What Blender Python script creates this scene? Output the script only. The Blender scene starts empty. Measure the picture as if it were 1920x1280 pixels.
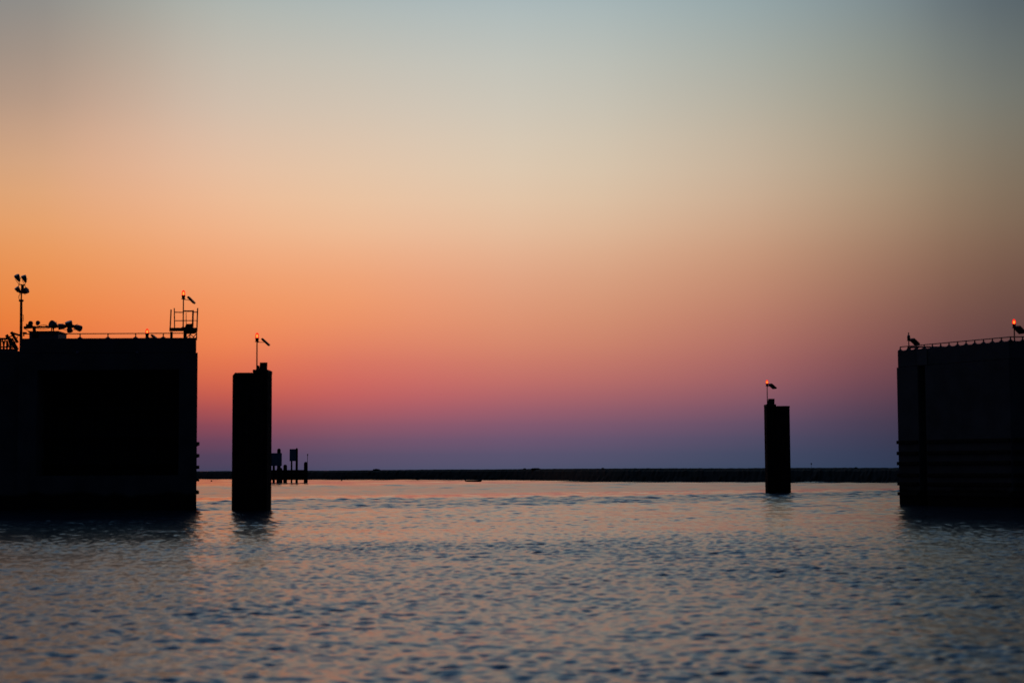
import bpy, bmesh, math, random
import numpy as np
from mathutils import Vector, Matrix, Euler

random.seed(7)
rng = np.random.default_rng(11)
scene = bpy.context.scene
col = scene.collection

# ------------------------------------------------------------ camera
CAM_H = 2.6
F = 3200.0                                    # focal length in photo pixels (1920 wide)
PITCH = math.atan(240 / F)
ROLL = math.radians(-0.27)
cam_data = bpy.data.cameras.new("camera")
cam_data.sensor_width = 36.0
cam_data.lens = 36.0 * F / 1920
cam_data.clip_start = 0.3
cam_data.clip_end = 60000
cam_data.dof.use_dof = True
cam_data.dof.focus_distance = 6000.0
cam_data.dof.aperture_fstop = 1.1
cam = bpy.data.objects.new("camera", cam_data)
cam.location = (0, 0, CAM_H)
cam.matrix_world = (Matrix.Translation((0, 0, CAM_H)) @ Euler((math.pi / 2 + PITCH, 0, 0)).to_matrix().to_4x4()
                    @ Matrix.Rotation(ROLL, 4, 'Z'))
col.objects.link(cam)
scene.camera = cam
CM = cam.matrix_world.to_3x3()


def ray(px, py):
    return CM @ Vector(((px - 960) / F, -(py - 640) / F, -1.0))


def W(px, py, Y):
    "point of the vertical plane y = Y seen at a photo pixel"
    r = ray(px, py)
    t = Y / r.y
    return Vector((r.x * t, Y, CAM_H + r.z * t))


def G(px, py):
    "point of the water plane seen at a photo pixel"
    r = ray(px, py)
    t = -CAM_H / r.z
    return Vector((r.x * t, r.y * t, 0))


# ------------------------------------------------------------ view and dusk sky
scene.view_settings.view_transform = 'Standard'
scene.view_settings.look = 'None'
scene.view_settings.exposure = 0.0
scene.view_settings.gamma = 1.0


def lin(c):
    c = c / 255.0
    return c / 12.92 if c <= 0.04045 else ((c + 0.055) / 1.055) ** 2.4


# dusk sky colours (sRGB) by azimuth and elevation, both in degrees
UP = [(19.5, (124, 157, 180)), (26, (100, 140, 178)), (38, (70, 112, 160)), (60, (36, 58, 96)), (90, (22, 36, 66))]


def ycol(rows):
    "rows measured at photo heights on one azimuth"
    out = []
    for y, c in rows:
        out.append((max(0.0, (880 - y) / F * 57.3 * (1 - 0.018 * ((880 - y) / 880) ** 2)), c))
    return sorted(out)


def up(scale, tint=(1, 1, 1)):
    return [(e, tuple(v * scale * t for v, t in zip(c, tint))) for e, c in UP]


SKY = [
    (-180, [(0, (10, 13, 20)), (15, (15, 20, 29)), (90, (20, 34, 60))]),
    (-110, [(0, (16, 19, 30)), (15, (24, 29, 42)), (90, (22, 36, 66))]),
    (-60, [(0, (40, 36, 50)), (4, (80, 50, 50)), (9, (80, 64, 62)), (15, (58, 64, 74)), (30, (46, 64, 88)), (90, (22, 36, 66))]),
    (-28, ycol([(0, (124, 128, 130)), (80, (132, 130, 127)), (240, (185, 148, 122)), (420, (215, 145, 92)), (500, (222, 132, 70)),
                (600, (228, 112, 48)), (680, (215, 92, 48)), (740, (160, 65, 60)), (800, (100, 52, 72)), (880, (58, 52, 76))]) + up(.85)),
    (-16.0, ycol([(0, (136, 137, 134)), (50, (147, 141, 134)), (100, (157, 145, 134)), (200, (181, 152, 131)), (300, (210, 167, 131)),
                  (400, (229, 167, 113)), (450, (233, 158, 98)), (500, (233, 149, 86)), (600, (236, 131, 62)),
                  (650, (232, 116, 56)), (700, (216, 96, 66)), (750, (172, 76, 74)), (800, (122, 68, 84)), (880, (64, 62, 86))]) + up(.92)),
    (-13.4, ycol([(0, (154, 157, 149)), (50, (164, 158, 148)), (100, (174, 162, 148)), (150, (187, 164, 147)), (200, (199, 168, 146)),
                  (250, (211, 174, 145)), (300, (221, 176, 143)), (400, (234, 173, 127)), (450, (237, 165, 110)), (500, (237, 155, 96)),
                  (600, (239, 134, 76)), (640, (237, 125, 70)), (700, (219, 103, 71)), (750, (182, 81, 76)), (800, (125, 68, 86)), (880, (64, 64, 88))]) + up(.97)),
    (-9.6, ycol([(0, (173, 181, 174)), (50, (184, 183, 173)), (100, (194, 187, 175)), (150, (201, 187, 171)), (200, (209, 190, 170)),
                 (250, (219, 190, 165)), (300, (227, 191, 160)), (350, (235, 191, 153)), (400, (239, 185, 142)), (450, (241, 175, 128)),
                 (490, (241, 166, 118)), (560, (241, 150, 96)), (640, (242, 136, 83)),
                 (690, (225, 114, 78)), (740, (203, 93, 78)), (790, (146, 73, 88)), (840, (92, 68, 95)), (880, (64, 66, 92))]) + up(1)),
    (-6.1, ycol([(0, (174, 185, 182)), (100, (196, 192, 180)), (200, (211, 195, 175)), (300, (226, 196, 166)), (350, (233, 197, 160)),
                 (420, (239, 191, 149)), (500, (239, 167, 122)), (560, (240, 156, 106)), (620, (237, 143, 98)), (650, (227, 129, 97)),
                 (690, (215, 113, 95)), (735, (203, 98, 92)), (765, (178, 90, 96)), (790, (148, 86, 100)), (820, (118, 81, 104)),
                 (850, (92, 79, 105)), (880, (74, 76, 103))]) + up(1)),
    (0.0, ycol([(0, (172, 186, 188)), (50, (184, 192, 187)), (100, (194, 196, 187)), (150, (201, 197, 185)), (200, (207, 198, 182)),
                (250, (214, 200, 179)), (300, (220, 201, 176)), (350, (226, 200, 170)), (400, (229, 195, 162)), (450, (230, 183, 148)),
                (500, (227, 170, 136)), (560, (223, 155, 121)), (620, (220, 144, 111)), (650, (213, 134, 107)), (690, (202, 119, 105)),
                (725, (190, 107, 104)), (755, (170, 97, 106)), (785, (140, 90, 111)), (820, (110, 85, 112)), (850, (90, 83, 111)), (880, (73, 81, 107))]) + up(1)),
    (7.4, ycol([(0, (151, 169, 172)), (50, (160, 172, 170)), (100, (168, 174, 167)), (200, (186, 179, 163)), (300, (199, 180, 158)),
                (350, (204, 181, 156)), (400, (206, 172, 144)), (450, (205, 161, 131)), (500, (200, 149, 120)), (560, (194, 136, 111)),
                (620, (186, 122, 104)), (680, (172, 106, 101)), (720, (158, 96, 100)), (760, (134, 87, 103)), (800, (99, 79, 104)),
                (840, (74, 76, 102)), (880, (58, 72, 97))]) + up(.95)),
    (12.3, ycol([(0, (123, 138, 145)), (50, (131, 143, 143)), (100, (141, 149, 141)), (200, (155, 151, 136)), (300, (165, 152, 132)),
                 (380, (172, 147, 121)), (450, (166, 132, 108)), (520, (157, 116, 95)), (600, (144, 97, 86)), (640, (136, 88, 82)),
                 (700, (119, 73, 80)), (750, (96, 66, 82)), (800, (68, 60, 82)), (880, (46, 60, 86))]) + up(.86)),
    (16.0, ycol([(0, (84, 97, 106)), (60, (99, 110, 114)), (130, (112, 119, 116)), (200, (121, 123, 114)), (300, (130, 120, 104)),
                 (400, (134, 114, 93)), (470, (129, 101, 83)), (540, (118, 86, 73)), (600, (109, 76, 69)), (700, (89, 58, 64)),
                 (780, (61, 48, 62)), (880, (38, 46, 66))]) + up(.7)),
    (26, ycol([(0, (52, 66, 76)), (200, (78, 84, 82)), (450, (90, 76, 68)), (600, (78, 58, 58)), (780, (44, 38, 52)), (880, (30, 36, 54))]) + up(.56)),
    (60, [(0, (22, 26, 40)), (6, (42, 42, 50)), (15, (40, 48, 60)), (40, (40, 58, 84)), (90, (28, 44, 74))]),
    (180, [(0, (10, 13, 20)), (15, (15, 20, 29)), (90, (20, 34, 60))]),
]
ELEVS = [0, .5, 1.0, 1.5, 2, 2.5, 3, 3.6, 4.2, 4.9, 5.6, 6.4, 7.2, 8, 9, 10, 11, 12, 13.5, 15, 16.5, 18.5, 21, 24, 28, 33, 40, 50, 65, 90]


def sky_row(tab):
    e = [t[0] for t in tab]
    return np.array([np.interp(ELEVS, e, [t[1][k] for t in tab]) for k in range(3)]).T


def pchip(x, xs, ys):
    "monotone cubic interpolation along azimuth"
    h = np.diff(xs); d = np.diff(ys, axis=0) / h[:, None, None]
    m = np.zeros_like(ys)
    s = np.where(d[:-1] * d[1:] > 0, 1.0, 0.0)
    w1 = (2 * h[1:] + h[:-1])[:, None, None]; w2 = (h[1:] + 2 * h[:-1])[:, None, None]
    with np.errstate(divide='ignore', invalid='ignore'):
        hm = (w1 + w2) / (w1 / d[:-1] + w2 / d[1:])
    m[1:-1] = np.where(s > 0, np.nan_to_num(hm), 0)
    i = int(np.clip(np.searchsorted(xs, x) - 1, 0, len(xs) - 2))
    t = (x - xs[i]) / h[i]
    return ((1 + 2 * t) * (1 - t) ** 2 * ys[i] + t * (1 - t) ** 2 * h[i] * m[i]
            + t * t * (3 - 2 * t) * ys[i + 1] + t * t * (t - 1) * h[i] * m[i + 1])


XS = np.array([s[0] for s in SKY], float)
YS = np.array([sky_row(s[1]) for s in SKY])
E_ = np.array(ELEVS)[None, :]
wgt = np.exp(-((E_ - 9.5) / 3.2) ** 2) * (np.abs(XS)[:, None] < 20)
YS[:, :, 2] += np.where(XS < -5, 4, np.where(XS < 5, 2, 0))[:, None] * wgt
# soften the kinks of the measured tables along elevation
for _ in range(1):
    YS[:, 1:-8] = 0.25 * YS[:, 0:-9] + 0.5 * YS[:, 1:-8] + 0.25 * YS[:, 2:-7]
AZS = [-180, -110, -75, -50, -36, -28, -22, -19, -17, -15.5, -14, -12.5, -11, -9.5, -8, -5.5, -3, 0, 3, 5.5, 8, 10, 11.5, 13, 14.5, 16, 17.5, 20, 24, 30, 40, 60, 100, 180]

world = bpy.data.worlds.new("World")
scene.world = world
world.use_nodes = True
wt = world.node_tree
wt.nodes.clear()


def wn(kind, **kw):
    n = wt.nodes.new(kind)
    for k, v in kw.items():
        setattr(n, k, v)
    return n


def wmath(op, a, b=None):
    n = wn('ShaderNodeMath', operation=op)
    for i, v in enumerate((a, b)):
        if v is None:
            continue
        if isinstance(v, (int, float)):
            n.inputs[i].default_value = v
        else:
            wt.links.new(v, n.inputs[i])
    return n.outputs[0]


tc = wn('ShaderNodeTexCoord')
nrm = wn('ShaderNodeVectorMath', operation='NORMALIZE')
wt.links.new(tc.outputs['Generated'], nrm.inputs[0])
sep = wn('ShaderNodeSeparateXYZ')
wt.links.new(nrm.outputs[0], sep.inputs[0])
elev = wmath('MULTIPLY', wmath('ARCSINE', wmath('MAXIMUM', sep.outputs['Z'], 0.0)), 2 / math.pi)
fac = wmath('SQRT', elev)
azim = wmath('MULTIPLY', wmath('ARCTAN2', sep.outputs['X'], sep.outputs['Y']), 180 / math.pi)
prev = None
for i, a in enumerate(AZS):
    c = pchip(a, XS, YS)
    rp = wn('ShaderNodeValToRGB')
    wt.links.new(fac, rp.inputs[0])
    el = rp.color_ramp.elements
    el[0].position = 0.0
    el[1].position = 1.0
    for e in ELEVS[1:-1]:
        el.new(math.sqrt(e / 90.0))
    for j, s in enumerate(el):
        s.color = tuple(lin(max(0, v)) for v in c[j]) + (1,)
    if prev is None:
        prev = rp.outputs[0]
    else:
        mr = wn('ShaderNodeMapRange')
        mr.inputs['From Min'].default_value = AZS[i - 1]
        mr.inputs['From Max'].default_value = a
        wt.links.new(azim, mr.inputs['Value'])
        mx = wn('ShaderNodeMix', data_type='RGBA')
        wt.links.new(mr.outputs[0], mx.inputs['Factor'])
        wt.links.new(prev, mx.inputs[6])
        wt.links.new(rp.outputs[0], mx.inputs[7])
        prev = mx.outputs[2]
bg = wn('ShaderNodeBackground')
bg.inputs['Strength'].default_value = 1.0
wt.links.new(prev, bg.inputs['Color'])
wo = wn('ShaderNodeOutputWorld')
wt.links.new(bg.outputs[0], wo.inputs['Surface'])


# ------------------------------------------------------------ materials
def material(name, color, rough=0.7, var=0.35, scale=3.0, metal=0.0, stain=None, bump=0.0):
    m = bpy.data.materials.new(name)
    m.use_nodes = True
    nt = m.node_tree
    b = nt.nodes['Principled BSDF']
    b.inputs['Roughness'].default_value = rough
    b.inputs['Metallic'].default_value = metal
    b.inputs['Specular IOR Level'].default_value = 0.25
    t = nt.nodes.new('ShaderNodeTexCoord')
    n = nt.nodes.new('ShaderNodeTexNoise')
    n.inputs['Scale'].default_value = scale
    n.inputs['Detail'].default_value = 6
    nt.links.new(t.outputs['Object'], n.inputs['Vector'])
    r = nt.nodes.new('ShaderNodeValToRGB')
    r.color_ramp.elements[0].position = 0.3
    r.color_ramp.elements[1].position = 0.72
    r.color_ramp.elements[0].color = tuple(c * (1 - var) for c in color) + (1,)
    r.color_ramp.elements[1].color = tuple(min(1, c * (1 + var)) for c in color) + (1,)
    nt.links.new(n.outputs['Fac'], r.inputs[0])
    out = r.outputs[0]
    if stain:                                   # wet, weed-covered band above the waterline
        g = nt.nodes.new('ShaderNodeNewGeometry')
        s = nt.nodes.new('ShaderNodeSeparateXYZ')
        nt.links.new(g.outputs['Position'], s.inputs[0])
        a = nt.nodes.new('ShaderNodeMath'); a.operation = 'MULTIPLY_ADD'
        nt.links.new(n.outputs['Fac'], a.inputs[0]); a.inputs[1].default_value = 0.8
        nt.links.new(s.outputs['Z'], a.inputs[2])
        mr = nt.nodes.new('ShaderNodeMapRange')
        mr.inputs['From Min'].default_value = stain + 0.3
        mr.inputs['From Max'].default_value = stain + 0.55
        nt.links.new(a.outputs[0], mr.inputs['Value'])
        mx = nt.nodes.new('ShaderNodeMix'); mx.data_type = 'RGBA'
        nt.links.new(mr.outputs[0], mx.inputs['Factor'])
        mx.inputs[6].default_value = (0.008, 0.01, 0.007, 1)
        nt.links.new(out, mx.inputs[7])
        out = mx.outputs[2]
    nt.links.new(out, b.inputs['Base Color'])
    if bump:
        bp = nt.nodes.new('ShaderNodeBump')
        bp.inputs['Strength'].default_value = bump
        bp.inputs['Distance'].default_value = 0.05
        nt.links.new(n.outputs['Fac'], bp.inputs['Height'])
        nt.links.new(bp.outputs[0], b.inputs['Normal'])
    return m


M = dict(
    concrete=material('weathered_concrete', (0.10, 0.112, 0.12), 0.85, 0.3, 0.6, stain=1.1, bump=0.4),
    panel=material('pale_concrete', (0.14, 0.15, 0.155), 0.85, 0.25, 1.2, bump=0.3),
    recess=material('tarred_steel_gate', (0.018, 0.018, 0.02), 0.8, 0.4, 1.5),
    timber=material('tarred_timber', (0.03, 0.026, 0.022), 0.9, 0.5, 4.0, bump=0.5),
    steel=material('rusty_sheet_pile', (0.035, 0.026, 0.022), 0.9, 0.5, 1.4, stain=1.4, bump=0.5),
    rail=material('galvanised_rail', (0.09, 0.06, 0.06), 0.6, 0.3, 6.0, metal=0.2),
    dark=material('dark_painted_steel', (0.03, 0.03, 0.035), 0.6, 0.3, 5.0),
    pv=material('solar_cell_glass', (0.010, 0.012, 0.035), 0.55, 0.3, 8.0),
    lampshell=material('floodlight_shell', (0.09, 0.10, 0.14), 0.4, 0.2, 6.0, metal=0.3),
    cabin=material('painted_cabin_steel', (0.16, 0.18, 0.22), 0.6, 0.2, 2.0),
    board=material('sign_board_paint', (0.13, 0.26, 0.34), 0.6, 0.15, 1.0),
    rock=material('dark_rubble', (0.008, 0.008, 0.007), 0.95, 0.4, 1.2, bump=0.2),
    hull=material('dark_boat_hull', (0.02, 0.022, 0.03), 0.6, 0.3, 2.0),
    clear=material('unlit_lens', (0.12, 0.12, 0.16), 0.2, 0.1, 2.0),
)


def glow(name, color, strength):
    m = bpy.data.materials.new(name)
    m.use_nodes = True
    nt = m.node_tree
    nt.nodes.clear()
    e = nt.nodes.new('ShaderNodeEmission')
    n = nt.nodes.new('ShaderNodeTexNoise'); n.inputs['Scale'].default_value = 9
    r = nt.nodes.new('ShaderNodeMapRange')
    r.inputs['To Min'].default_value = strength * 0.85
    r.inputs['To Max'].default_value = strength * 1.15
    nt.links.new(n.outputs['Fac'], r.inputs['Value'])
    nt.links.new(r.outputs[0], e.inputs['Strength'])
    e.inputs['Color'].default_value = color + (1,)
    o = nt.nodes.new('ShaderNodeOutputMaterial')
    nt.links.new(e.outputs[0], o.inputs[0])
    return m


M['bulb'] = glow('lit_bulb', (1.0, 0.36, 0.08), 7.0)
# red lens: coloured shell that lets the bulb show through and glows by itself
lm = bpy.data.materials.new('red_lens')
lm.use_nodes = True
nt = lm.node_tree
nt.nodes.clear()
tr = nt.nodes.new('ShaderNodeBsdfTransparent'); tr.inputs[0].default_value = (1, 0.35, 0.2, 1)
em = nt.nodes.new('ShaderNodeEmission'); em.inputs[0].default_value = (1, 0.022, 0.01, 1); em.inputs[1].default_value = 1.5
mxs = nt.nodes.new('ShaderNodeMixShader'); mxs.inputs[0].default_value = 0.5
nt.links.new(tr.outputs[0], mxs.inputs[1]); nt.links.new(em.outputs[0], mxs.inputs[2])
om = nt.nodes.new('ShaderNodeOutputMaterial'); nt.links.new(mxs.outputs[0], om.inputs[0])
M['lens'] = lm

# water: dark body colour, mirror-like skin broken by fine capillary ripples
wm = bpy.data.materials.new('harbour_water')
wm.use_nodes = True
nt = wm.node_tree
b = nt.nodes['Principled BSDF']
b.inputs['Base Color'].default_value = (0.008, 0.026, 0.045, 1)
b.inputs['Roughness'].default_value = 0.12
b.inputs['IOR'].default_value = 1.38
t = nt.nodes.new('ShaderNodeTexCoord')
n = nt.nodes.new('ShaderNodeTexNoise'); n.inputs['Scale'].default_value = 5.0; n.inputs['Detail'].default_value = 3
nt.links.new(t.outputs['Object'], n.inputs['Vector'])
bp = nt.nodes.new('ShaderNodeBump'); bp.inputs['Strength'].default_value = 0.25; bp.inputs['Distance'].default_value = 0.02
nt.links.new(n.outputs['Fac'], bp.inputs['Height'])
nt.links.new(bp.outputs[0], b.inputs['Normal'])
an = nt.nodes.new('ShaderNodeAttribute'); an.attribute_name = 'chop'
nt.links.new(an.outputs['Fac'], b.inputs['Roughness'])
M['water'] = wm


# ------------------------------------------------------------ mesh helpers
def tag(o, label=None, cat=None, group=None, kind=None):
    for k, v in (('label', label), ('category', cat), ('group', group), ('kind', kind)):
        if v:
            o[k] = v
    return o


def thing(name, label, cat, loc, group=None):
    o = bpy.data.objects.new(name, None)
    o.empty_display_size = 0.2
    o.location = loc
    col.objects.link(o)
    o.matrix_world = Matrix.Translation(loc)
    return tag(o, label, cat, group)


class MB:
    "collects shapes given in world coordinates; build() links them as ONE mesh object"

    def __init__(self):
        self.bm = bmesh.new()

    def hexa(self, p):
        v = [self.bm.verts.new(q) for q in p]
        for f in ((0, 3, 2, 1), (4, 5, 6, 7), (0, 1, 5, 4), (1, 2, 6, 5), (2, 3, 7, 6), (3, 0, 4, 7)):
            self.bm.faces.new([v[i] for i in f])
        return self

    def box(self, x0, x1, y0, y1, z0, z1):
        return self.hexa([(x0, y0, z0), (x1, y0, z0), (x1, y1, z0), (x0, y1, z0),
                          (x0, y0, z1), (x1, y0, z1), (x1, y1, z1), (x0, y1, z1)])

    def pbox(self, px0, px1, py0, py1, Y, depth, z0=None):
        "box whose front face covers the given photo rectangle at distance Y"
        pm = (py0 + py1) / 2
        a = W(px0, pm, Y).x; b = W(px1, pm, Y).x
        zt = W((px0 + px1) / 2, py0, Y).z
        zb = W((px0 + px1) / 2, py1, Y).z if z0 is None else z0
        return self.box(a, b, Y, Y + depth, zb, zt)

    def tube(self, a, b, r0, r1=None, n=10):
        a = Vector(a); b = Vector(b); r1 = r0 if r1 is None else r1
        d = (b - a).normalized()
        u = d.cross(Vector((0, 0, 1)) if abs(d.z) < .9 else Vector((1, 0, 0))).normalized()
        w = d.cross(u)
        A = [self.bm.verts.new(a + (u * math.cos(k / n * math.tau) + w * math.sin(k / n * math.tau)) * r0) for k in range(n)]
        B = [self.bm.verts.new(b + (u * math.cos(k / n * math.tau) + w * math.sin(k / n * math.tau)) * r1) for k in range(n)]
        for k in range(n):
            self.bm.faces.new((A[k], A[(k + 1) % n], B[(k + 1) % n], B[k]))
        self.bm.faces.new(A[::-1]); self.bm.faces.new(B)
        return self

    def lathe(self, base, axis, prof, n=16):
        "profile of (distance along the axis, radius)"
        base = Vector(base); d = Vector(axis).normalized()
        u = d.cross(Vector((0, 0, 1)) if abs(d.z) < .9 else Vector((1, 0, 0))).normalized()
        w = d.cross(u)
        rings = [[self.bm.verts.new(base + d * h + (u * math.cos(k / n * math.tau) + w * math.sin(k / n * math.tau)) * max(r, .002))
                  for k in range(n)] for h, r in prof]
        for A, B in zip(rings, rings[1:]):
            for k in range(n):
                self.bm.faces.new((A[k], A[(k + 1) % n], B[(k + 1) % n], B[k]))
        self.bm.faces.new(rings[0][::-1]); self.bm.faces.new(rings[-1])
        return self

    def prism(self, pts, z0, z1):
        A = [self.bm.verts.new((x, y, z0)) for x, y in pts]
        B = [self.bm.verts.new((x, y, z1)) for x, y in pts]
        n = len(pts)
        for k in range(n):
            self.bm.faces.new((A[k], A[(k + 1) % n], B[(k + 1) % n], B[k]))
        self.bm.faces.new(A[::-1]); self.bm.faces.new(B)
        return self

    def build(self, name, mat, parent=None, bevel=0.0, smooth=False):
        bmesh.ops.recalc_face_normals(self.bm, faces=self.bm.faces)
        me = bpy.data.meshes.new(name)
        if parent:
            inv = (root_inv(parent))
            self.bm.transform(inv)
        self.bm.to_mesh(me)
        self.bm.free()
        me.materials.append(M[mat])
        if smooth:
            for p in me.polygons:
                p.use_smooth = True
        o = bpy.data.objects.new(name, me)
        col.objects.link(o)
        if parent:
            o.parent = parent
        if bevel:
            m = o.modifiers.new('edge_wear', 'BEVEL')
            m.width = bevel; m.segments = 2; m.limit_method = 'ANGLE'
        return o


def root_inv(o):
    m = Matrix.Identity(4)
    while o:
        m = Matrix.Translation(o.location) @ m
        o = o.parent
    return m.inverted()


# ------------------------------------------------------------ water
def make_water():
    dense = np.linspace(-26, 26, 1150)
    outer = np.concatenate([[-180, -150, -120, -95, -75, -60, -48, -40, -34, -30, -28], dense,
                            [28, 30, 34, 40, 48, 60, 75, 95, 120, 150]])
    rad = [1.0, 3, 5, 8, 11, 14]
    r = 16.0
    while r < 620:
        rad.append(r)
        if r < 45:
            r += 0.045
        elif r < 70:
            r += 0.06
        elif r < 190:
            r += 0.06 + (r - 70) * 0.0022
        else:
            r += 0.32 + (r - 190) * 0.009
    while r < 45000:
        rad.append(r); r *= 1.25
    rad = np.array(rad)
    th = np.radians(outer)
    R, T = np.meshgrid(rad, th, indexing='ij')
    X = (R * np.sin(T)).astype(np.float64); Y = (R * np.cos(T)).astype(np.float64)

    def vnoise(x, y, s, seed, octs=3):
        g = np.random.default_rng(seed)
        out = np.zeros_like(x)
        for o in range(octs):
            tab = g.standard_normal((128, 128))
            u = x / s * 2 ** o + 31.7; v = y / s * 2 ** o + 17.3
            i = np.floor(u).astype(int); j = np.floor(v).astype(int)
            fu = u - i; fv = v - j
            fu = fu * fu * (3 - 2 * fu); fv = fv * fv * (3 - 2 * fv)
            a = tab[i % 128, j % 128]; b_ = tab[(i + 1) % 128, j % 128]
            c = tab[i % 128, (j + 1) % 128]; d = tab[(i + 1) % 128, (j + 1) % 128]
            out += (a * (1 - fu) * (1 - fv) + b_ * fu * (1 - fv) + c * (1 - fu) * fv + d * fu * fv) / 2 ** o
        return out

    # how ruffled the surface is from place to place (rms slope)
    wob = vnoise(X, Y, 26, 3, 2) * 3.0
    w = Y - 0.59 * X + wob
    sm = lambda a, b_, v: np.clip((v - a) / (b_ - a), 0, 1) ** 2 * (3 - 2 * np.clip((v - a) / (b_ - a), 0, 1))
    slope = SLOPE_NEAR + 0 * w
    slope += (SLOPE_MID - SLOPE_NEAR) * sm(58, 74, Y + vnoise(X, Y, 12.0, 8, 2) * 2)
    slope += (SLOPE_BAND - SLOPE_MID) * sm(122, 130, w)
    slope += (SLOPE_STRIP - SLOPE_BAND) * sm(160, 167, w)
    slope += (SLOPE_FAR - slope) * sm(0, 22, X) * sm(164, 168, w) * (1 - sm(300, 340, w))
    slope += (SLOPE_FAR - SLOPE_STRIP) * sm(184, 192, w) * (1 - sm(0, 22, X))
    slope += (SLOPE_SHORE - SLOPE_FAR) * sm(300, 340, w)
    gust = 0.7 * vnoise(X, Y * 0.8, 6.0, 5, 3) + 0.6 * vnoise(X * .6 + 90, Y, 19.0, 9, 2)
    slope *= np.clip(1 + 0.22 * gust, 0.5, 1.7)
    slope[R > 700] = 0.02
    # sub-centimetre chop, too fine for the mesh, goes to the skin roughness
    rough = 0.21 + 0 * w
    rough += (0.16 - 0.21) * sm(50, 72, Y)
    rough += (0.22 - 0.16) * sm(120, 132, w)
    rough += (0.12 - 0.22) * sm(160, 166, w)
    rough += (0.22 - 0.12) * sm(184, 192, w)
    rough += (0.14 - 0.22) * sm(300, 340, w)
    rough += (0.13 - rough) * sm(0, 22, X) * sm(164, 168, w) * (1 - sm(184, 192, w))
    rough = np.clip(rough * (1 + 0.05 * gust), 0.04, 0.45)

    H = np.zeros_like(X)
    g = np.random.default_rng(21)
    sp = np.gradient(rad)[:, None]                       # row spacing
    bands = [(0.15, .8), (0.20, 1.0), (0.28, 1.1), (0.40, 1.05), (0.56, .85), (0.8, .58), (1.15, .4), (1.7, .3), (2.6, .22), (4.2, .18), (7.0, .15), (10.5, .12)]
    norm = np.zeros((len(rad), 1))
    parts = []
    for lam, wt_ in bands:
        vis = np.clip(lam / (sp * 2.4) - 1.0, 0, 1)      # leave out waves the grid cannot carry
        far = np.where(sp * 2.4 > lam * .9, 1, 1)
        boost = np.clip(sp * 6 / lam, 0, 1) if lam > 1.4 else 0 * sp
        ww = (wt_ + 0.9 * np.clip(boost, 0, 1) ** 2) * vis
        norm += ww ** 2
        parts.append((lam, ww))
    norm = np.sqrt(np.maximum(norm, 1e-6))
    nc = int(np.argmax(rad > 640))
    Xc, Yc = X[:nc], Y[:nc]
    for lam, ww in parts:
        wwc = (ww / norm)[:nc]
        rows = np.nonzero(wwc[:, 0] > 1e-3)[0]
        if len(rows) == 0:
            continue
        sl = slice(rows[0], rows[-1] + 1)
        K = 14
        acc = np.zeros_like(Xc[sl])
        for k in range(K):
            l = lam * math.exp(g.uniform(-.22, .22))
            ang = math.radians(250) + g.normal(0, 0.82)     # wind across and towards the boat
            kx, ky = math.cos(ang) * math.tau / l, math.sin(ang) * math.tau / l
            ph = g.uniform(0, math.tau)
            p = (Xc[sl] * kx + Yc[sl] * ky + ph)
            acc += (np.sin(p) + 0.18 * np.sin(2 * p + 1.5)) * (l / math.tau)
        acc *= math.sqrt(2.0 / K)
        H[:nc][sl] += acc * wwc[sl] * slope[:nc][sl]
    H[:nc] *= np.clip((R[:nc] - 3) / 8, 0, 1)
    side = np.clip((30 - np.abs(np.degrees(T))) / 4, 0.12, 1)
    H *= side
    nr, nt_ = X.shape
    co = np.stack([X, Y, H], -1).reshape(-1, 3)
    idx = np.arange(nr * nt_).reshape(nr, nt_)
    nxt = np.roll(idx, -1, axis=1)
    quads = np.stack([idx[:-1], idx[1:], nxt[1:], nxt[:-1]], -1).reshape(-1, 4)
    # centre cap
    me = bpy.data.meshes.new('water')
    me.vertices.add(len(co)); me.vertices.foreach_set('co', co.astype(np.float32).ravel())
    nq = len(quads)
    cap = idx[0][::-1]
    loops = np.concatenate([quads.ravel(), cap])
    me.loops.add(len(loops)); me.loops.foreach_set('vertex_index', loops.astype(np.int32))
    me.polygons.add(nq + 1)
    me.polygons.foreach_set('loop_start', np.concatenate([np.arange(nq) * 4, [nq * 4]]).astype(np.int32))
    me.polygons.foreach_set('use_smooth', np.ones(nq + 1, bool))
    me.update(calc_edges=True)
    if me.polygons[nq // 2].normal.z < 0:
        me.flip_normals()
    at = me.attributes.new('chop', 'FLOAT', 'POINT')
    at.data.foreach_set('value', rough.astype(np.float32).ravel())
    me.materials.append(M['water'])
    o = bpy.data.objects.new('water', me)
    col.objects.link(o)
    tag(o, kind='structure')


SLOPE_NEAR, SLOPE_MID, SLOPE_BAND, SLOPE_STRIP, SLOPE_FAR, SLOPE_SHORE = 0.122, 0.078, 0.145, 0.040, 0.055, 0.034
make_water()


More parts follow.
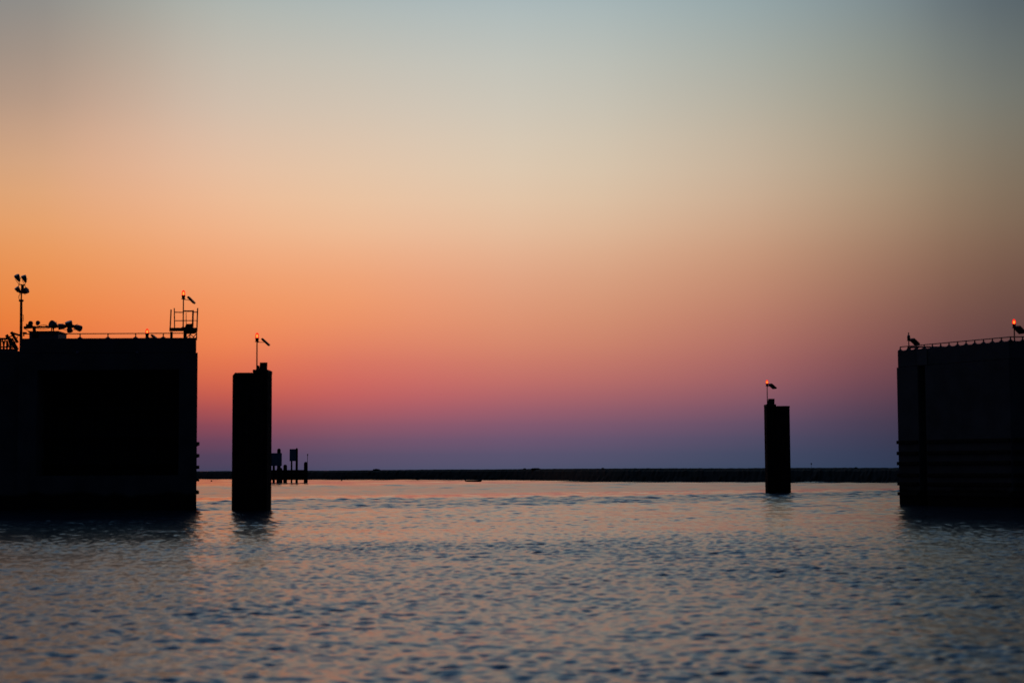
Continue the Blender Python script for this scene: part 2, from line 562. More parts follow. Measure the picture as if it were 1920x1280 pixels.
# ------------------------------------------------------------ low shore in the distance
def make_shore():
    bx = [-900, -200, 370, 600, 900, 985, 1040, 1100, 1160, 1430, 1690, 2300, 3000]
    by = [897, 898, 897.6, 898.7, 899.2, 899.5, 900.6, 902, 903, 904.1, 904.8, 906, 907]
    tx = [-900, 370, 434, 577, 700, 1000, 1200, 1430, 1690, 3000]
    ty = [884.6, 883.0, 882.6, 881.9, 880.6, 878.6, 877.8, 877.0, 876.6, 871]
    xs = np.linspace(-900, 3000, 900)
    by_ = np.interp(xs, bx, by)
    k = np.ones(15) / 15
    by_ = np.convolve(np.pad(by_, 7, mode='edge'), k, 'valid')
    ty_ = np.convolve(np.pad(np.interp(xs, tx, ty), 7, mode='edge'), k, 'valid')
    bm = bmesh.new()
    rows = []
    g = np.random.default_rng(4)
    low = np.convolve(g.normal(0, 1, 940), np.ones(41) / 6.4, 'valid')[:900]
    for i, x in enumerate(xs):
        p = G(x, by_[i])
        d = Vector((p.x, p.y, 0)).normalized()
        Yr = (p + d * 9).y
        top = W(x, ty_[i], Yr).z
        prof = [(-6, -1.2, 0), (0, 0.0, 0.0), (1.2, .35, .1), (3, top * .42, .1), (5.5, top * .78, .1), (9, top, .035), (15, top * 1.0, .04), (30, top * .6, .1), (48, -.8, 0)]
        col_ = []
        for dd, z, j in prof:
            q = p + d * (dd + (g.normal(0, j * 2) + low[i] * .2 if dd > 0 else 0))
            col_.append(bm.verts.new((q.x, q.y, z + g.normal(0, j * .6) + (low[i] * .02 if dd > 6 else 0))))
        rows.append(col_)
    for a, b_ in zip(rows, rows[1:]):
        for j in range(len(a) - 1):
            bm.faces.new((a[j], a[j + 1], b_[j + 1], b_[j]))
    bmesh.ops.recalc_face_normals(bm, faces=bm.faces)
    me = bpy.data.meshes.new('shore')
    bm.to_mesh(me); bm.free()
    me.materials.append(M['rock'])
    o = bpy.data.objects.new('shore', me)
    col.objects.link(o)
    tag(o, kind='structure')
    return lambda x: (G(x, np.interp(x, xs, by_)), float(np.interp(x, xs, ty_)))


shore_at = make_shore()


def boulder(px, wpx, hpx, label):
    p, ty = shore_at(px)
    d = p.normalized()
    q = p + d * 9.5
    c = W(px, ty, q.y)
    s = q.y / F
    bm = bmesh.new()
    bmesh.ops.create_icosphere(bm, subdivisions=3, radius=1)
    for v in bm.verts:
        n_ = 1 + 0.22 * math.sin(v.co.x * 5 + px) * math.cos(v.co.z * 6 + v.co.y * 3)
        v.co = Vector((v.co.x * wpx / 2 * s * n_, v.co.y * wpx / 2 * s * n_, v.co.z * hpx * s * n_))
    me = bpy.data.meshes.new('boulder')
    bm.to_mesh(me); bm.free()
    me.materials.append(M['rock'])
    o = bpy.data.objects.new('boulder', me)
    o.location = (c.x, c.y, c.z - 0.05)
    col.objects.link(o)
    tag(o, label, 'boulder', 'boulders on the crest of the far shore')


boulder(706, 14, 2.2, 'low dark boulder alone on the shore crest right of the signboards')
boulder(984, 6, 1.8, 'smallest dark boulder of the close pair at the middle of the shore crest')
boulder(1004, 20, 2.0, 'broad dark boulder of the close pair at the middle of the shore crest')
boulder(1130, 6, 2.0, 'small dark boulder on the shore crest between the broad boulder and the far pillar')
boulder(1605, 6, 1.8, 'small dark boulder on the shore crest between the spar marker and the right lock wall')


# ------------------------------------------------------------ beacons
def beacon(base, h, label, lit=True, panel=(0.34, 0.14, 0.74, -0.27), tilt_w=0.34, yaw=0.0, s=1.0):
    """base: foot of the pole, h: pole height up to the lantern; panel: dx, dz of its near end and of its far end"""
    t = thing('warning_beacon', label, 'beacon', base, 'solar warning beacons on poles')
    b0 = Vector(base); top = b0 + Vector((0, 0, h))
    MB().tube(b0, top, .045 * s, .04 * s).build('pole', 'rail', t)
    MB().lathe(b0, (0, 0, 1), [(0, .12 * s), (.03, .12 * s), (.04, .06 * s), (.09, .05 * s)]).build('foot_plate', 'dark', t)
    base_o = MB().lathe(top, (0, 0, 1), [(0, .15 * s), (.03 * s, .15 * s), (.035 * s, .1 * s), (.2 * s, .115 * s), (.24 * s, .135 * s), (.27 * s, .12 * s)]).build('lantern_base', 'dark', t)
    lt = top + Vector((0, 0, .27 * s))
    if lit:
        MB().lathe(lt, (0, 0, 1), [(0, .105 * s), (.06 * s, .125 * s), (.2 * s, .12 * s), (.3 * s, .085 * s), (.345 * s, .03 * s)]).build('red_lens', 'lens', t, smooth=True)
        MB().lathe(lt + Vector((0, 0, .02)), (0, 0, 1), [(0, .03 * s), (.06 * s, .055 * s), (.16 * s, .06 * s), (.21 * s, .03 * s)]).build('bulb', 'bulb', t, smooth=True)
    else:
        MB().lathe(lt, (0, 0, 1), [(0, .1 * s), (.04 * s, .115 * s), (.13 * s, .1 * s), (.16 * s, .045 * s), (.3 * s, .035 * s), (.31 * s, .06 * s), (.34 * s, .05 * s)]).build('unlit_lens', 'clear', t, smooth=True)
    cy, sy = math.cos(yaw), math.sin(yaw)
    rot = lambda v: Vector((v[0] * cy - v[1] * sy, v[0] * sy + v[1] * cy, v[2]))
    P0 = Vector((panel[0] * s, 0, panel[1] * s)); P1 = Vector((panel[2] * s, 0, panel[3] * s))
    u = (P1 - P0).normalized(); nn = Vector((-u.z, 0, u.x)) * (-1 if u.x < 0 else 1)
    w_ = tilt_w * s
    c8 = []
    for off in (-.07 * s, .07 * s):
        for q, sgn in ((P0, -1), (P1, -1), (P1, 1), (P0, 1)):
            c8.append(top + rot(q + nn * off + Vector((0, sgn * w_, 0))))
    pan = MB().hexa(c8).build('solar_panel', 'pv', t, bevel=.008)
    for q0, q1 in ((P0, P1),):
        for sgn in (-1, 1):
            MB().tube(top + rot(q0 + nn * .0 + Vector((0, sgn * (w_ + .012), 0))), top + rot(q1 + Vector((0, sgn * (w_ + .012), 0))), .03 * s, n=6).build('panel_frame', 'dark', pan)
    mid = (P0 * .55 + P1 * .45)
    MB().tube(top + Vector((0, 0, -.02)), top + rot(mid - nn * .05 * s), .02 * s, n=6).build('bracket_arm', 'rail', t)
    return t


# ------------------------------------------------------------ left lock wall
YL = 114.0
lw = thing('lock_wall', 'broad flat topped concrete lock wall with a huge black recess, at the left edge', 'lock wall', (W(370, 956, YL).x, YL, 0))
lw['kind'] = 'thing'
x_of = lambda px, y=800: W(px, y, YL).x
zt = W(200, 633.5, YL).z
z_step = W(368, 661, YL).z
z_rt = W(200, 693, YL).z          # recess top
z_rb = W(200, 891, YL).z          # recess bottom
xl, xr = x_of(33.5), x_of(369.5)
xr_up = W(367.8, 645, YL).x
r0, r1 = x_of(68), x_of(335)
back_x = lambda x, d: x * (YL + d) / YL - .4          # the channel side runs away from the boat, splayed
MB().box(xl, r0, YL, YL + 2.4, -3, z_step).prism([(r1, YL), (xr, YL), (back_x(xr, 2.4) + .3, YL + 2.4), (r1, YL + 2.4)], -3, z_step) \
    .box(r0, r1, YL, YL + 2.4, z_rt, z_step).box(r0, r1, YL, YL + 2.4, -3, z_rb) \
    .prism([(xl, YL + 2.4), (back_x(xr, 2.4) + .3, YL + 2.4), (back_x(xr, 20), YL + 20), (xl - 2, YL + 20)], -3, z_step).build('front_wall', 'concrete', lw, bevel=0)
MB().prism([(xl - .003, YL + .06), (xr_up, YL + .06), (back_x(xr_up, 20.01), YL + 20.01), (xl - 2, YL + 20.01)], z_step + .002, zt).build('capping_wall', 'concrete', lw, bevel=.05)
# steel gate leaf inside the recess, with ribs
gl = MB().box(r0 + .01, r1 - .01, YL + 2.0, YL + 2.3, z_rb + .01, z_rt - .01).build('gate_leaf', 'recess', lw)
for k in range(7):
    xx = r0 + .5 + k * (r1 - r0 - 1) / 6
    MB().box(xx - .09, xx + .09, YL + 1.7, YL + 1.998, z_rb + .02, z_rt - .02).build('rib', 'recess', gl)
for k in range(4):
    zz = z_rb + .9 + k * (z_rt - z_rb - 1.6) / 3
    MB().box(r0 + .05, r1 - .05, YL + 1.45, YL + 1.697, zz - .12, zz + .12).build('stringer', 'recess', gl)
# lower wing of the wall, left
zlo = W(10, 657, YL).z
MB().box(x_of(-420), xl - .004, YL + .5, YL + 19, -3, zlo).build('lower_wing', 'concrete', lw, bevel=.05)
# fenders on the channel side
for py in (831, 853.5, 875.5, 899, 923):
    z = W(371, py, YL).z
    MB().prism([(xr - .3, YL + .25), (xr + .07, YL + .25), (xr - .04, YL + 1.2), (back_x(xr, 19) + .1, YL + 19), (back_x(xr, 19) - .3, YL + 19)], z - .11, z + .11) \
        .build('timber_fender', 'timber', lw, bevel=.03)
# bulkhead fittings
for px in (145, 257):
    p = W(px, 661, YL)
    MB().lathe(p + Vector((0, .02, 0)), (0, -1, 0), [(0, .1), (.05, .1), (.09, .07), (.14, .05)]).build('bulkhead_fitting', 'cabin', lw)
# kerb rail along the top edge
rz = W(200, 624.6, YL).z
rl = MB().tube((W(44, 625, YL).x, YL + .3, rz), (W(346, 625, YL).x, YL + .3, rz), .032, n=8).build('top_rail', 'rail', lw)
for px in (96, 148, 200.5, 252.5, 304.5):
    x = W(px, 630, YL).x
    MB().tube((x, YL + .3, zt), (x, YL + .3, rz), .04, n=8).lathe((x, YL + .3, zt), (0, 0, 1), [(0, .2), (.03, .17), (.07, .09), (.12, .04)]) \
        .build('rail_post', 'rail', lw)

# cabin on the roof
cb = thing('equipment_cabin', 'low steel cabin on the left lock wall under the lowered lamp mast', 'cabin', (W(82, 633, YL + .6).x, YL + .6, zt))
zc0, zc1 = zt, W(82, 621.3, YL + .6).z
xa, xb = W(54.5, 627, YL + .6).x, W(109, 627, YL + .6).x
MB().box(xa, xb, YL + .6, YL + 2.8, zc0, zc1 - .05).build('cabin_body', 'cabin', cb, bevel=.03)
MB().box(xa - .06, xb - .01 + .06, YL + .55, YL + 2.85, zc1 - .048, zc1 + .03).build('cabin_roof', 'dark', cb, bevel=.02)
MB().box(xa + .2, xa + .65, YL + .57, YL + .598, zc0 + .05, zc1 - .08).build('cabin_door', 'dark', cb)


# floodlights
def floodlight(parent, c, direction, r=.19, L=.4, anchor=None):
    c = Vector(c); d = Vector(direction).normalized()
    o = MB().lathe(c - d * L * .5, d, [(0, .07), (L * .15, .09), (L * .3, r * .6), (L * .65, r * .92), (L, r), (L * 1.04, r * .98)]) \
        .build('floodlight', 'lampshell', parent, smooth=False)
    MB().lathe(c + d * (L * .545), d, [(0, r * .9), (.012, r * .88)]).build('glass', 'clear', o)
    if anchor is not None:
        a = Vector(anchor)
        side = d.cross(Vector((0, 1, 0.05))).normalized() * r * 1.05
        m = MB()
        m.tube(a, c + side, .016, n=6).tube(a, c - side, .016, n=6)
        m.build('yoke', 'rail', o)
    return o


YM = YL + 1.4
mast = thing('floodlight_mast', 'upright steel mast with four floodlight heads at the left end of the lock wall', 'light mast', (W(39.5, 633, YM).x, YM, zlo), 'floodlight masts')
mb = W(39.5, 650, YM); mt_ = W(39.8, 562, YM); mtt = W(41, 534, YM)
MB().tube((mb.x, YM, zlo), mt_, .105, .085, n=12).build('pole', 'dark', mast)
MB().tube(mt_, mtt, .05, .045, n=8).lathe(mt_ + Vector((0, 0, -.12)), (0, 0, 1), [(0, .15), (.1, .17), (.14, .09)]).build('pole_head', 'dark', mast)
MB().tube(W(35, 533.2, YM), W(46.5, 534.2, YM), .035, n=8).tube(W(35, 533.2, YM), W(35.3, 543, YM), .022, n=6).tube(W(46.5, 534, YM), W(49.5, 545, YM), .022, n=6) \
    .box(W(40, 540, YM).x, W(44.4, 540, YM).x, YM - .09, YM + .09, W(42, 546, YM).z, W(42, 533.6, YM).z).build('crossarm', 'dark', mast)
floodlight(mast, W(33.8, 522, YM), (-.3, -.45, .8), .19, .46, W(35.5, 533, YM))
floodlight(mast, W(46.2, 523.5, YM), (-.25, -.4, .85), .18, .46, W(46.5, 534, YM))
floodlight(mast, W(35, 544.5, YM), (-.55, -.4, .75), .17, .46, W(40, 548, YM))
floodlight(mast, W(45.6, 546.5, YM), (.75, -.3, .3), .22, .46, W(41, 548, YM))
# cable loop below the heads
lp = MB()
pts = [W(37.8 + 2.6 * math.cos(a), 557 + 5.5 * math.sin(a), YM - .1) for a in np.linspace(0, math.tau, 13)]
for a, b_ in zip(pts, pts[1:]):
    lp.tube(a, b_, .02, n=5)
lp.build('cable_loop', 'dark', mast)
MB().tube(W(43.8, 590, YM), W(43.8, 602, YM), .02, n=5).tube(W(43.8, 591, YM), W(41, 591, YM), .015, n=5).tube(W(43.8, 601, YM), W(41, 601, YM), .015, n=5).build('conduit', 'dark', mast)

# lowered mast lying over the cabin
YC = YL + 1.2
lm_ = thing('lowered_light_mast', 'lowered light mast lying flat over the small cabin with its floodlights to the right', 'light mast', (W(97, 621, YC).x, YC, zc1 + .03), 'floodlight masts')
MB().tube(W(45, 614.2, YC), W(60, 613.3, YC), .1, .085, n=10).tube(W(60, 613.3, YC), W(116, 612.6, YC), .065, .06, n=10).build('pole', 'dark', lm_)
for px in (97, 100.5):
    MB().tube((W(px, 614, YC).x, YC, zc1 + .03), W(px, 612, YC), .04, n=8).build('rest_post', 'dark', lm_)
MB().hexa([W(60, 611, YC - .1), W(66.5, 611, YC - .1), W(66.5, 611, YC + .1), W(60, 611, YC + .1),
           W(61.5, 621.5, YC - .1), W(68, 621.5, YC - .1), W(68, 621.5, YC + .1), W(61.5, 621.5, YC + .1)]).build('rest_frame', 'dark', lm_)
MB().lathe(W(55.5, 613, YC), (.25, 0, 1), [(0, .2), (.12, .2), (.2, .15), (.3, .17), (.42, .08)]).build('winch', 'dark', lm_, smooth=True)
floodlight(lm_, W(70.3, 606.5, YC), (.35, -.6, .3), .15, .3, W(72.5, 613, YC))
floodlight(lm_, W(102.5, 610, YC), (-.5, -.7, .25), .27, .6, W(102, 613, YC))
floodlight(lm_, W(119, 611.8, YC), (-.9, -.3, -.1), .21, .62, W(114, 613, YC))
floodlight(lm_, W(130.5, 610, YC), (-.25, -.35, .9), .25, .5, W(128, 614, YC))
floodlight(lm_, W(130.5, 616, YC), (.2, -.3, -.9), .2, .42, W(128, 613, YC))
floodlight(lm_, W(143.5, 613.3, YC), (.9, -.25, -.35), .22, .62, W(135, 612, YC))
MB().tube(W(108, 612.3, YC), W(147, 613, YC), .05, n=8).build('crossarm', 'dark', lm_)

# slack cables looping below the lowered mast
for (xa_, ya_), (xb_, yb_), sag in (((60, 613), (97, 613.5), 3.5), ((112, 614), (146, 615), 4.5), ((47, 616), (62, 621), 2), ((72, 612), (92, 612), -3)):
    cbm = MB()
    pp = [W(xa_ + (xb_ - xa_) * t_, ya_ + (yb_ - ya_) * t_ + sag * 4 * t_ * (1 - t_), YC - .15) for t_ in np.linspace(0, 1, 9)]
    for a, b_ in zip(pp, pp[1:]):
        cbm.tube(a, b_, .018, n=5)
    cbm.build('cable', 'dark', lm_)
MB().hexa([W(48, 616, YC - .1), W(53, 616, YC - .1), W(53, 616, YC + .1), W(48, 616, YC + .1),
           W(49, 606.5, YC - .1), W(51, 607.5, YC - .1), W(51, 607.5, YC + .1), W(49, 606.5, YC + .1)]).build('lifting_lug', 'dark', lm_)
MB().tube(W(86, 612.8, YC), W(87, 609.3, YC), .04, n=6).build('cleat', 'dark', lm_)

# lattice gangway going off to the left
YT = YL + 3.5
tg = thing('lattice_gangway', 'dark lattice gangway truss on the lower left wing of the lock wall', 'gangway', (W(33, 657, YT).x, YT, zlo))
MB().tube(W(-150, 634.5, YT), W(21, 635, YT), .07, n=8).build('top_chord', 'dark', tg)
MB().tube(W(-150, 650, YT), W(31, 650.2, YT), .045, n=8).build('middle_chord', 'dark', tg)
MB().tube(W(-150, 656.5, YT), W(33, 656.5, YT), .09, n=8).build('bottom_chord', 'dark', tg)
for a, b_, r_ in (((12, 628), (31, 656), .11), ((21, 622.5), (33, 642), .1), ((21.5, 623.5), (36.5, 628.5), .07), ((22.5, 634), (34, 655), .06), ((33, 631), (22, 656), .035),
                  ((10, 634), (24, 629), .04), ((43, 624), (50, 624.5), .07), ((44.5, 624), (44.5, 630), .05)):
    MB().tube(W(*a, YT - .3), W(*b_, YT - .3), r_, n=8).build('brace', 'dark', tg)
for k in range(30):
    x = 22 - k * 6.0
    MB().tube(W(x, 634.5, YT), W(x + (4.5 if k % 2 else -4.5), 656.5, YT + .2), .05, n=6).build('brace', 'dark', tg)
    MB().tube(W(x - 3, 636 + (k % 3) * 2, YT + 1.6), W(x - 3, 656.5, YT + 1.6), .065, n=6).build('upright', 'dark', tg)
for k in range(26):
    x = random.uniform(-60, 24); y = random.uniform(634, 650)
    MB().tube(W(x, y, YT + .8), W(x + random.uniform(-7, 7), min(656, y + random.uniform(5, 16)), YT + 1), random.uniform(.03, .07), n=6).build('stay', 'dark', tg)
MB().tube(W(-150, 639.5, YT + 1.6), W(22, 640, YT + 1.6), .03, n=8).build('rear_rail', 'dark', tg)

# access platform at the channel end
YP = YL + .5
pf = thing('access_platform', 'railed steel platform on short legs at the right corner of the left lock wall', 'platform', (W(345, 633, YP).x, YP, zt))
MB().hexa([W(317.5, 621, YP), W(370.5, 621, YP), W(370.5, 621, YP + 2), W(317.5, 621, YP + 2),
           W(317.5, 614.2, YP), W(370.5, 614.2, YP), W(370.5, 614.2, YP + 2), W(317.5, 614.2, YP + 2)]).build('deck', 'dark', pf, bevel=.02)
MB().hexa([W(344, 626.5, YP + .2), W(366, 625.5, YP + .2), W(366, 625.5, YP + 1.8), W(344, 626.5, YP + 1.8),
           W(344, 621, YP + .2), W(370, 621, YP + .2), W(370, 621, YP + 1.8), W(344, 621, YP + 1.8)]).build('machinery_tray', 'dark', pf, bevel=.02)
for px, w_ in ((321, 4.2), (346.5, 5.4), (356, 1.6), (368.5, 1.8)):
    for dy in (.15, 1.7):
        a = W(px - w_ / 2, 628, YP + dy).x; b_ = W(px + w_ / 2, 628, YP + dy).x
        MB().box(a, b_, YP + dy, YP + dy + (b_ - a), zt, W(px, 621.3, YP).z).build('leg', 'dark', pf)
for x0, x1, dy in ((350, 358, .3), (364, 356, .35), (362, 368, 1)):
    MB().tube(W(x0, 632.5, YP + dy), W(x1, 626, YP + dy), .03, n=6).build('leg_brace', 'dark', pf)
for (x0, y0, x1, y1, dy, r_) in ((319, 617, 320.8, 580, .05, .045), (327.3, 615, 326.8, 577.5, 1.9, .038), (349.2, 614, 349, 586, 1.9, .022), (361.2, 614, 362, 581.5, 1.9, .06),
                                 (369.2, 617, 370.6, 577.5, .05, .045)):
    MB().tube(W(x0, y0, YP + dy), W(x1, y1, YP + dy), r_, n=8).build('rail_post', 'rail', pf)
for (x0, y0, x1, y1, d0, d1, r_) in ((327, 585.3, 345, 585.5, 1.9, 1.9, .035), (344, 583.2, 362, 583.2, 1.9, 1.9, .05), (362, 585, 370, 585, 1.9, .05, .033),
                                     (327, 601.2, 361, 600.8, 1.9, 1.9, .03), (362, 601, 369.8, 601, 1.9, .05, .02)):
    MB().tube(W(x0, y0, YP + d0), W(x1, y1, YP + d1), r_, n=8).build('guard_rail', 'rail', pf)
cab = MB().hexa([W(346, 614.2, YP + .4), W(361.5, 614.2, YP + .4), W(361.5, 614.2, YP + 1.2), W(346, 614.2, YP + 1.2),
                 W(349, 607.3, YP + .4), W(360.5, 606.6, YP + .4), W(360.5, 606.6, YP + 1.2), W(349, 607.3, YP + 1.2)]).build('battery_box', 'dark', pf, bevel=.02)


def beacon_px(px, lens_top, lens_bot, foot_y, Y, label, foot_z=None, **kw):
    "lens bottom sits .27 m above the pole top"
    zb = W(px, lens_bot, Y).z
    f = W(px, foot_y, Y) if foot_z is None else Vector((W(px, foot_y, Y).x, Y, foot_z))
    return beacon(f, zb - .27 - f.z, label, **kw)


beacon_px(343.4, 544, 553.5, 614.2, YP + .9, 'lit red beacon with solar panel standing on the railed platform')
beacon_px(275.8, 616, 625.5, 633.4, YL + .8, 'lit red beacon low on the left lock wall roof behind the kerb rail', foot_z=zt, panel=(.33, .16, .66, -.1))

# ------------------------------------------------------------ pillars in the channel


def sheet_plan(x0, x1, y0, y1, pitch=.42, amp=.09):
    "plan of a sheet-pile box: corrugated along all sides"
    pts = []

    def side(a, b_, nx, ny):
        L = math.hypot(b_[0] - a[0], b_[1] - a[1]); n_ = max(2, round(L / pitch))
        for k in range(n_):
            for f_, s_ in ((.0, 1), (.35, 1), (.5, 0), (.85, 0)):
                t_ = (k + f_) / n_
                if k == 0 and f_ == 0:
                    pts.append((a[0], a[1])); continue
                pts.append((a[0] + (b_[0] - a[0]) * t_ - nx * amp * (1 - s_), a[1] + (b_[1] - a[1]) * t_ - ny * amp * (1 - s_)))
    side((x0, y0), (x1, y0), 0, -1); side((x1, y0), (x1, y1), 1, 0)
    side((x1, y1), (x0, y1), 0, 1); side((x0, y1), (x0, y0), -1, 0)
    return pts


def pillar(name_label, base_y, xs_, tops, chamf, box, Y, leans=0.0):
    xm = (xs_[0] + xs_[2]) / 2
    t = thing('channel_pillar', name_label, 'pillar', (W(xm, base_y, Y).x, Y, 0), 'sheet pile pillars standing in the channel')
    t['kind'] = 'thing'
    D = 2.0
    for k in range(2):
        edge = lambda i: W(xs_[i], base_y - 60, Y + (D if (i == 2) == (xm < 960) and i != 1 else 0)).x
        a = edge(k); b_ = edge(k + 1)
        z = W(xm, tops[k], Y).z
        y0 = Y + (0 if tops[k] > tops[1 - k] else .12)
        MB().prism(sheet_plan(a + (.006 if k else 0), b_, y0, y0 + D), -3, z - .22).build('sheet_pile_cell', 'steel', t)
        m = MB()
        if chamf == k:
            s_ = .2 if k == 0 else -.2
            m.hexa([(a - .02, y0 - .03, z - .218), (b_ - .002, y0 - .03, z - .218), (b_ - .002, y0 + D + .03, z - .218), (a - .02, y0 + D + .03, z - .218),
                    (a + .16, y0 - .03, z), (b_ - .002, y0 - .03, z), (b_ - .002, y0 + D + .03, z), (a + .16, y0 + D + .03, z)])
        else:
            m.box(a - (.02 if k == 0 else -.002), b_ + (.02 if k == 1 else -.002), y0 - .03, y0 + D + .03, z - .218, z)
        m.build('cap_slab', 'steel', t, bevel=.03)
    bx = MB()
    bx.hexa([W(box[0], box[5], Y + .5), W(box[1], box[5], Y + .5), W(box[1], box[5], Y + 1.3), W(box[0], box[5], Y + 1.3),
             W(box[2], box[4], Y + .5), W(box[3], box[4], Y + .5), W(box[3], box[4], Y + 1.3), W(box[2], box[4], Y + 1.3)])
    bx.build('battery_box', 'dark', t, bevel=.02)
    return t


YA = (G(470, 957)).y
pA = pillar('tall dark sheet pile pillar beside the left lock wall, step up on its right half', 957, (434.6, 472, 508.4), (698.3, 692.5), 0, (486.5, 501, 487.2, 501.6, 679.3, 693), YA)
zA = W(490, 692.5, YA).z
MB().hexa([W(481, 693, YA + .5), W(486.6, 693, YA + .5), W(486.6, 693, YA + 1), W(481, 693, YA + 1),
           W(482.2, 684, YA + .5), W(486.6, 686, YA + .5), W(486.6, 686, YA + 1), W(482.2, 684, YA + 1)]).build('cable_box', 'dark', pA, bevel=.01)
beacon_px(481.6, 624, 633.3, 692.5, YA + .8, 'lit red beacon with solar panel on the tall pillar beside the left lock wall', foot_z=zA, panel=(.34, .2, .8, -.22), tilt_w=.3)
YB = (G(1457, 924)).y
pB = pillar('smaller distant dark sheet pile pillar right of centre, step up on its left half', 924, (1434.4, 1457.3, 1482.2), (757.3, 760.8), 5, (1438.3, 1452.2, 1440.6, 1452.4, 747.3, 758), YB)
beacon_px(1438.8, 712.5, 719.2, 757.3, YB + .8, 'lit red beacon with solar panel on the smaller distant pillar right of centre', foot_z=W(1445, 757.3, YB).z, panel=(.3, .22, .84, -.2), tilt_w=.36, yaw=.35, s=1.1)

# ------------------------------------------------------------ right lock wall
YR0, YR1 = 121.0, 112.0
A = Vector((W(1686, 800, YR0).x, YR0)); B = Vector((W(1896, 800, YR1).x, YR1))
rw = thing('lock_wall', 'right hand concrete lock wall with narrow vertical slot and horizontal timber wales', 'lock wall', (A.x, A.y, 0))
rw['kind'] = 'thing'
zR = W(1686, 657.5, YR0).z
z_s = W(1686, 689, YR0).z
u = (B - A).normalized(); nrm2 = Vector((u.y, -u.x))            # towards the camera
if nrm2.y > 0:
    nrm2 = -nrm2
LAB = (B - A).length


def onface(px):
    "distance along the oblique face where a photo column meets it"
    r = ray(px, 800)
    m = r.x / r.y
    return (m * A.y - A.x) / (u.x - m * u.y)


s0, s1 = onface(1724), onface(1738)
P = lambda s_, o_: (A + u * s_ + nrm2 * o_)
back = [(B.x + 26, YR1), (B.x + 26, YR1 + 30), (A.x + 7.5, YR1 + 30)]
foot = lambda o_, a_: [tuple(P(-a_, o_)), tuple(P(s0, o_)), tuple(P(s0, -.9)), tuple(P(s1, -.9)), tuple(P(s1, o_)),
                       tuple(P(LAB + o_ * .3, o_)), (B.x + 26, YR1 - o_), (B.x + 26, YR1 + 30), (A.x + 7.5, YR1 + 30)]
MB().prism(foot(.07, .05), -3, z_s).build('main_wall', 'concrete', rw)
fu = [tuple(P(0, 0)), tuple(P(LAB, 0)), (B.x + 26.0, YR1), (B.x + 26, YR1 + 29.9), (A.x + 7.5, YR1 + 29.9)]
MB().prism(fu, z_s + .002, zR).build('capping_wall', 'concrete', rw, bevel=.05)


def facebox(sa, sb, o0, o1, z0, z1, m=None):
    m = m or MB()
    q = [P(sa, o1), P(sb, o1), P(sb, o0), P(sa, o0)]
    return m.hexa([(*p, z0) for p in q] + [(*p, z1) for p in q])


facebox(s0 - .05, s1 + .2, -.05, .05, z_s + .05, zR - .1).build('slot_header', 'panel', rw)
facebox(s0 + .01, s1 - .01, -.85, -.7, -2, z_s - .01).build('stop_log_channel', 'recess', rw)
for py in (829, 849.5, 868.5, 890, 906.5, 925):
    z = W(1686, py, YR0).z
    m = facebox(-.13, s0 - .08, .07, .2, z - .12, z + .12)
    facebox(s1 + .08, LAB - .05, .07, .2, z - .12, z + .12, m)
    m.box(P(LAB, 0).x + .06, B.x + 26, YR1 - .2, YR1 - .07, z - .12, z + .12)
    m.build('timber_wale', 'timber', rw, bevel=.03)
# kerb rail with posts that flare at the foot
zr = zR + .27
ra, rb = P(.12, -.15), P(LAB, -.15)
MB().tube((*ra, zr), (*rb, zr), .032, n=8).tube((*rb, zr), (B.x + 26, YR1 + .15, zr), .036, n=8).build('top_rail', 'rail', rw)
for k in range(14):
    q = ra + (rb - ra) * (k / 13)
    MB().tube((*q, zR), (*q, zr), .045, n=8).lathe((*q, zR), (0, 0, 1), [(0, .2), (.03, .15), (.08, .085), (.13, .045)]).build('rail_post', 'rail', rw)
for k in range(1, 16):
    q = (B.x + k * .95, YR1 + .15)
    MB().tube((*q, zR), (*q, zr), .045, n=8).lathe((*q, zR), (0, 0, 1), [(0, .2), (.03, .15), (.08, .085), (.13, .045)]).build('rail_post', 'rail', rw)
Yp = 123.0
MB().tube(W(1706, 651.3, Yp), W(1724, 650.3, Yp), .07, n=8).tube(W(1724, 650.3, Yp), W(1802, 650.8, Yp), .05, n=8) \
    .tube(W(1716, 657, Yp), W(1722, 651, Yp), .05, n=6).tube(W(1747, 652, Yp), W(1744, 658, Yp), .03, n=6) \
    .box(W(1761, 655, Yp).x, W(1767, 655, Yp).x, Yp, Yp + .2, zR, W(1764, 650, Yp).z).build('service_pipe', 'dark', rw)
MB().box(W(1703.3, 655, 122.2).x, W(1708, 655, 122.2).x, 122.2, 122.6, zR, W(1705, 650.5, 122.2).z).build('junction_box', 'dark', rw, bevel=.01)
beacon_px(1704.3, 626, 631.5, 656, 121.2, 'unlit grey beacon with solar panel at the channel corner of the right lock wall', foot_z=zR, lit=False, panel=(.27, .14, .8, -.26), tilt_w=.28, yaw=.45, s=.95)
beacon_px(1902.3, 600, 607, 641, YR1 + .5, 'lit red beacon with solar panel on the right lock wall at the photo edge', foot_z=zR, panel=(.2, .1, .76, -.34), tilt_w=.34, yaw=.45, s=.95)

# ------------------------------------------------------------ signs and piles in the distance, left
YS_ = G(545, 904.5).y
zw = -2.5


def pile(px0, px1, top, Y, name='timber_pile', label=None, group='timber piles off the far shore', parent=None, point=.35):
    x = W((px0 + px1) / 2, 890, Y).x; r_ = (px1 - px0) / 2 / F * Y
    z = W((px0 + px1) / 2, top, Y).z
    m = MB().lathe((x, Y, zw), (0, 0, 1), [(0, r_ * 1.05), (-zw, r_ * 1.02), (z - zw - point, r_ * .95), (z - zw - point * .35, r_ * .8), (z - zw, r_ * .3)], 12)
    o = m.build(name, 'timber', parent)
    if label:
        tag(o, label, 'pile', group)
    return o


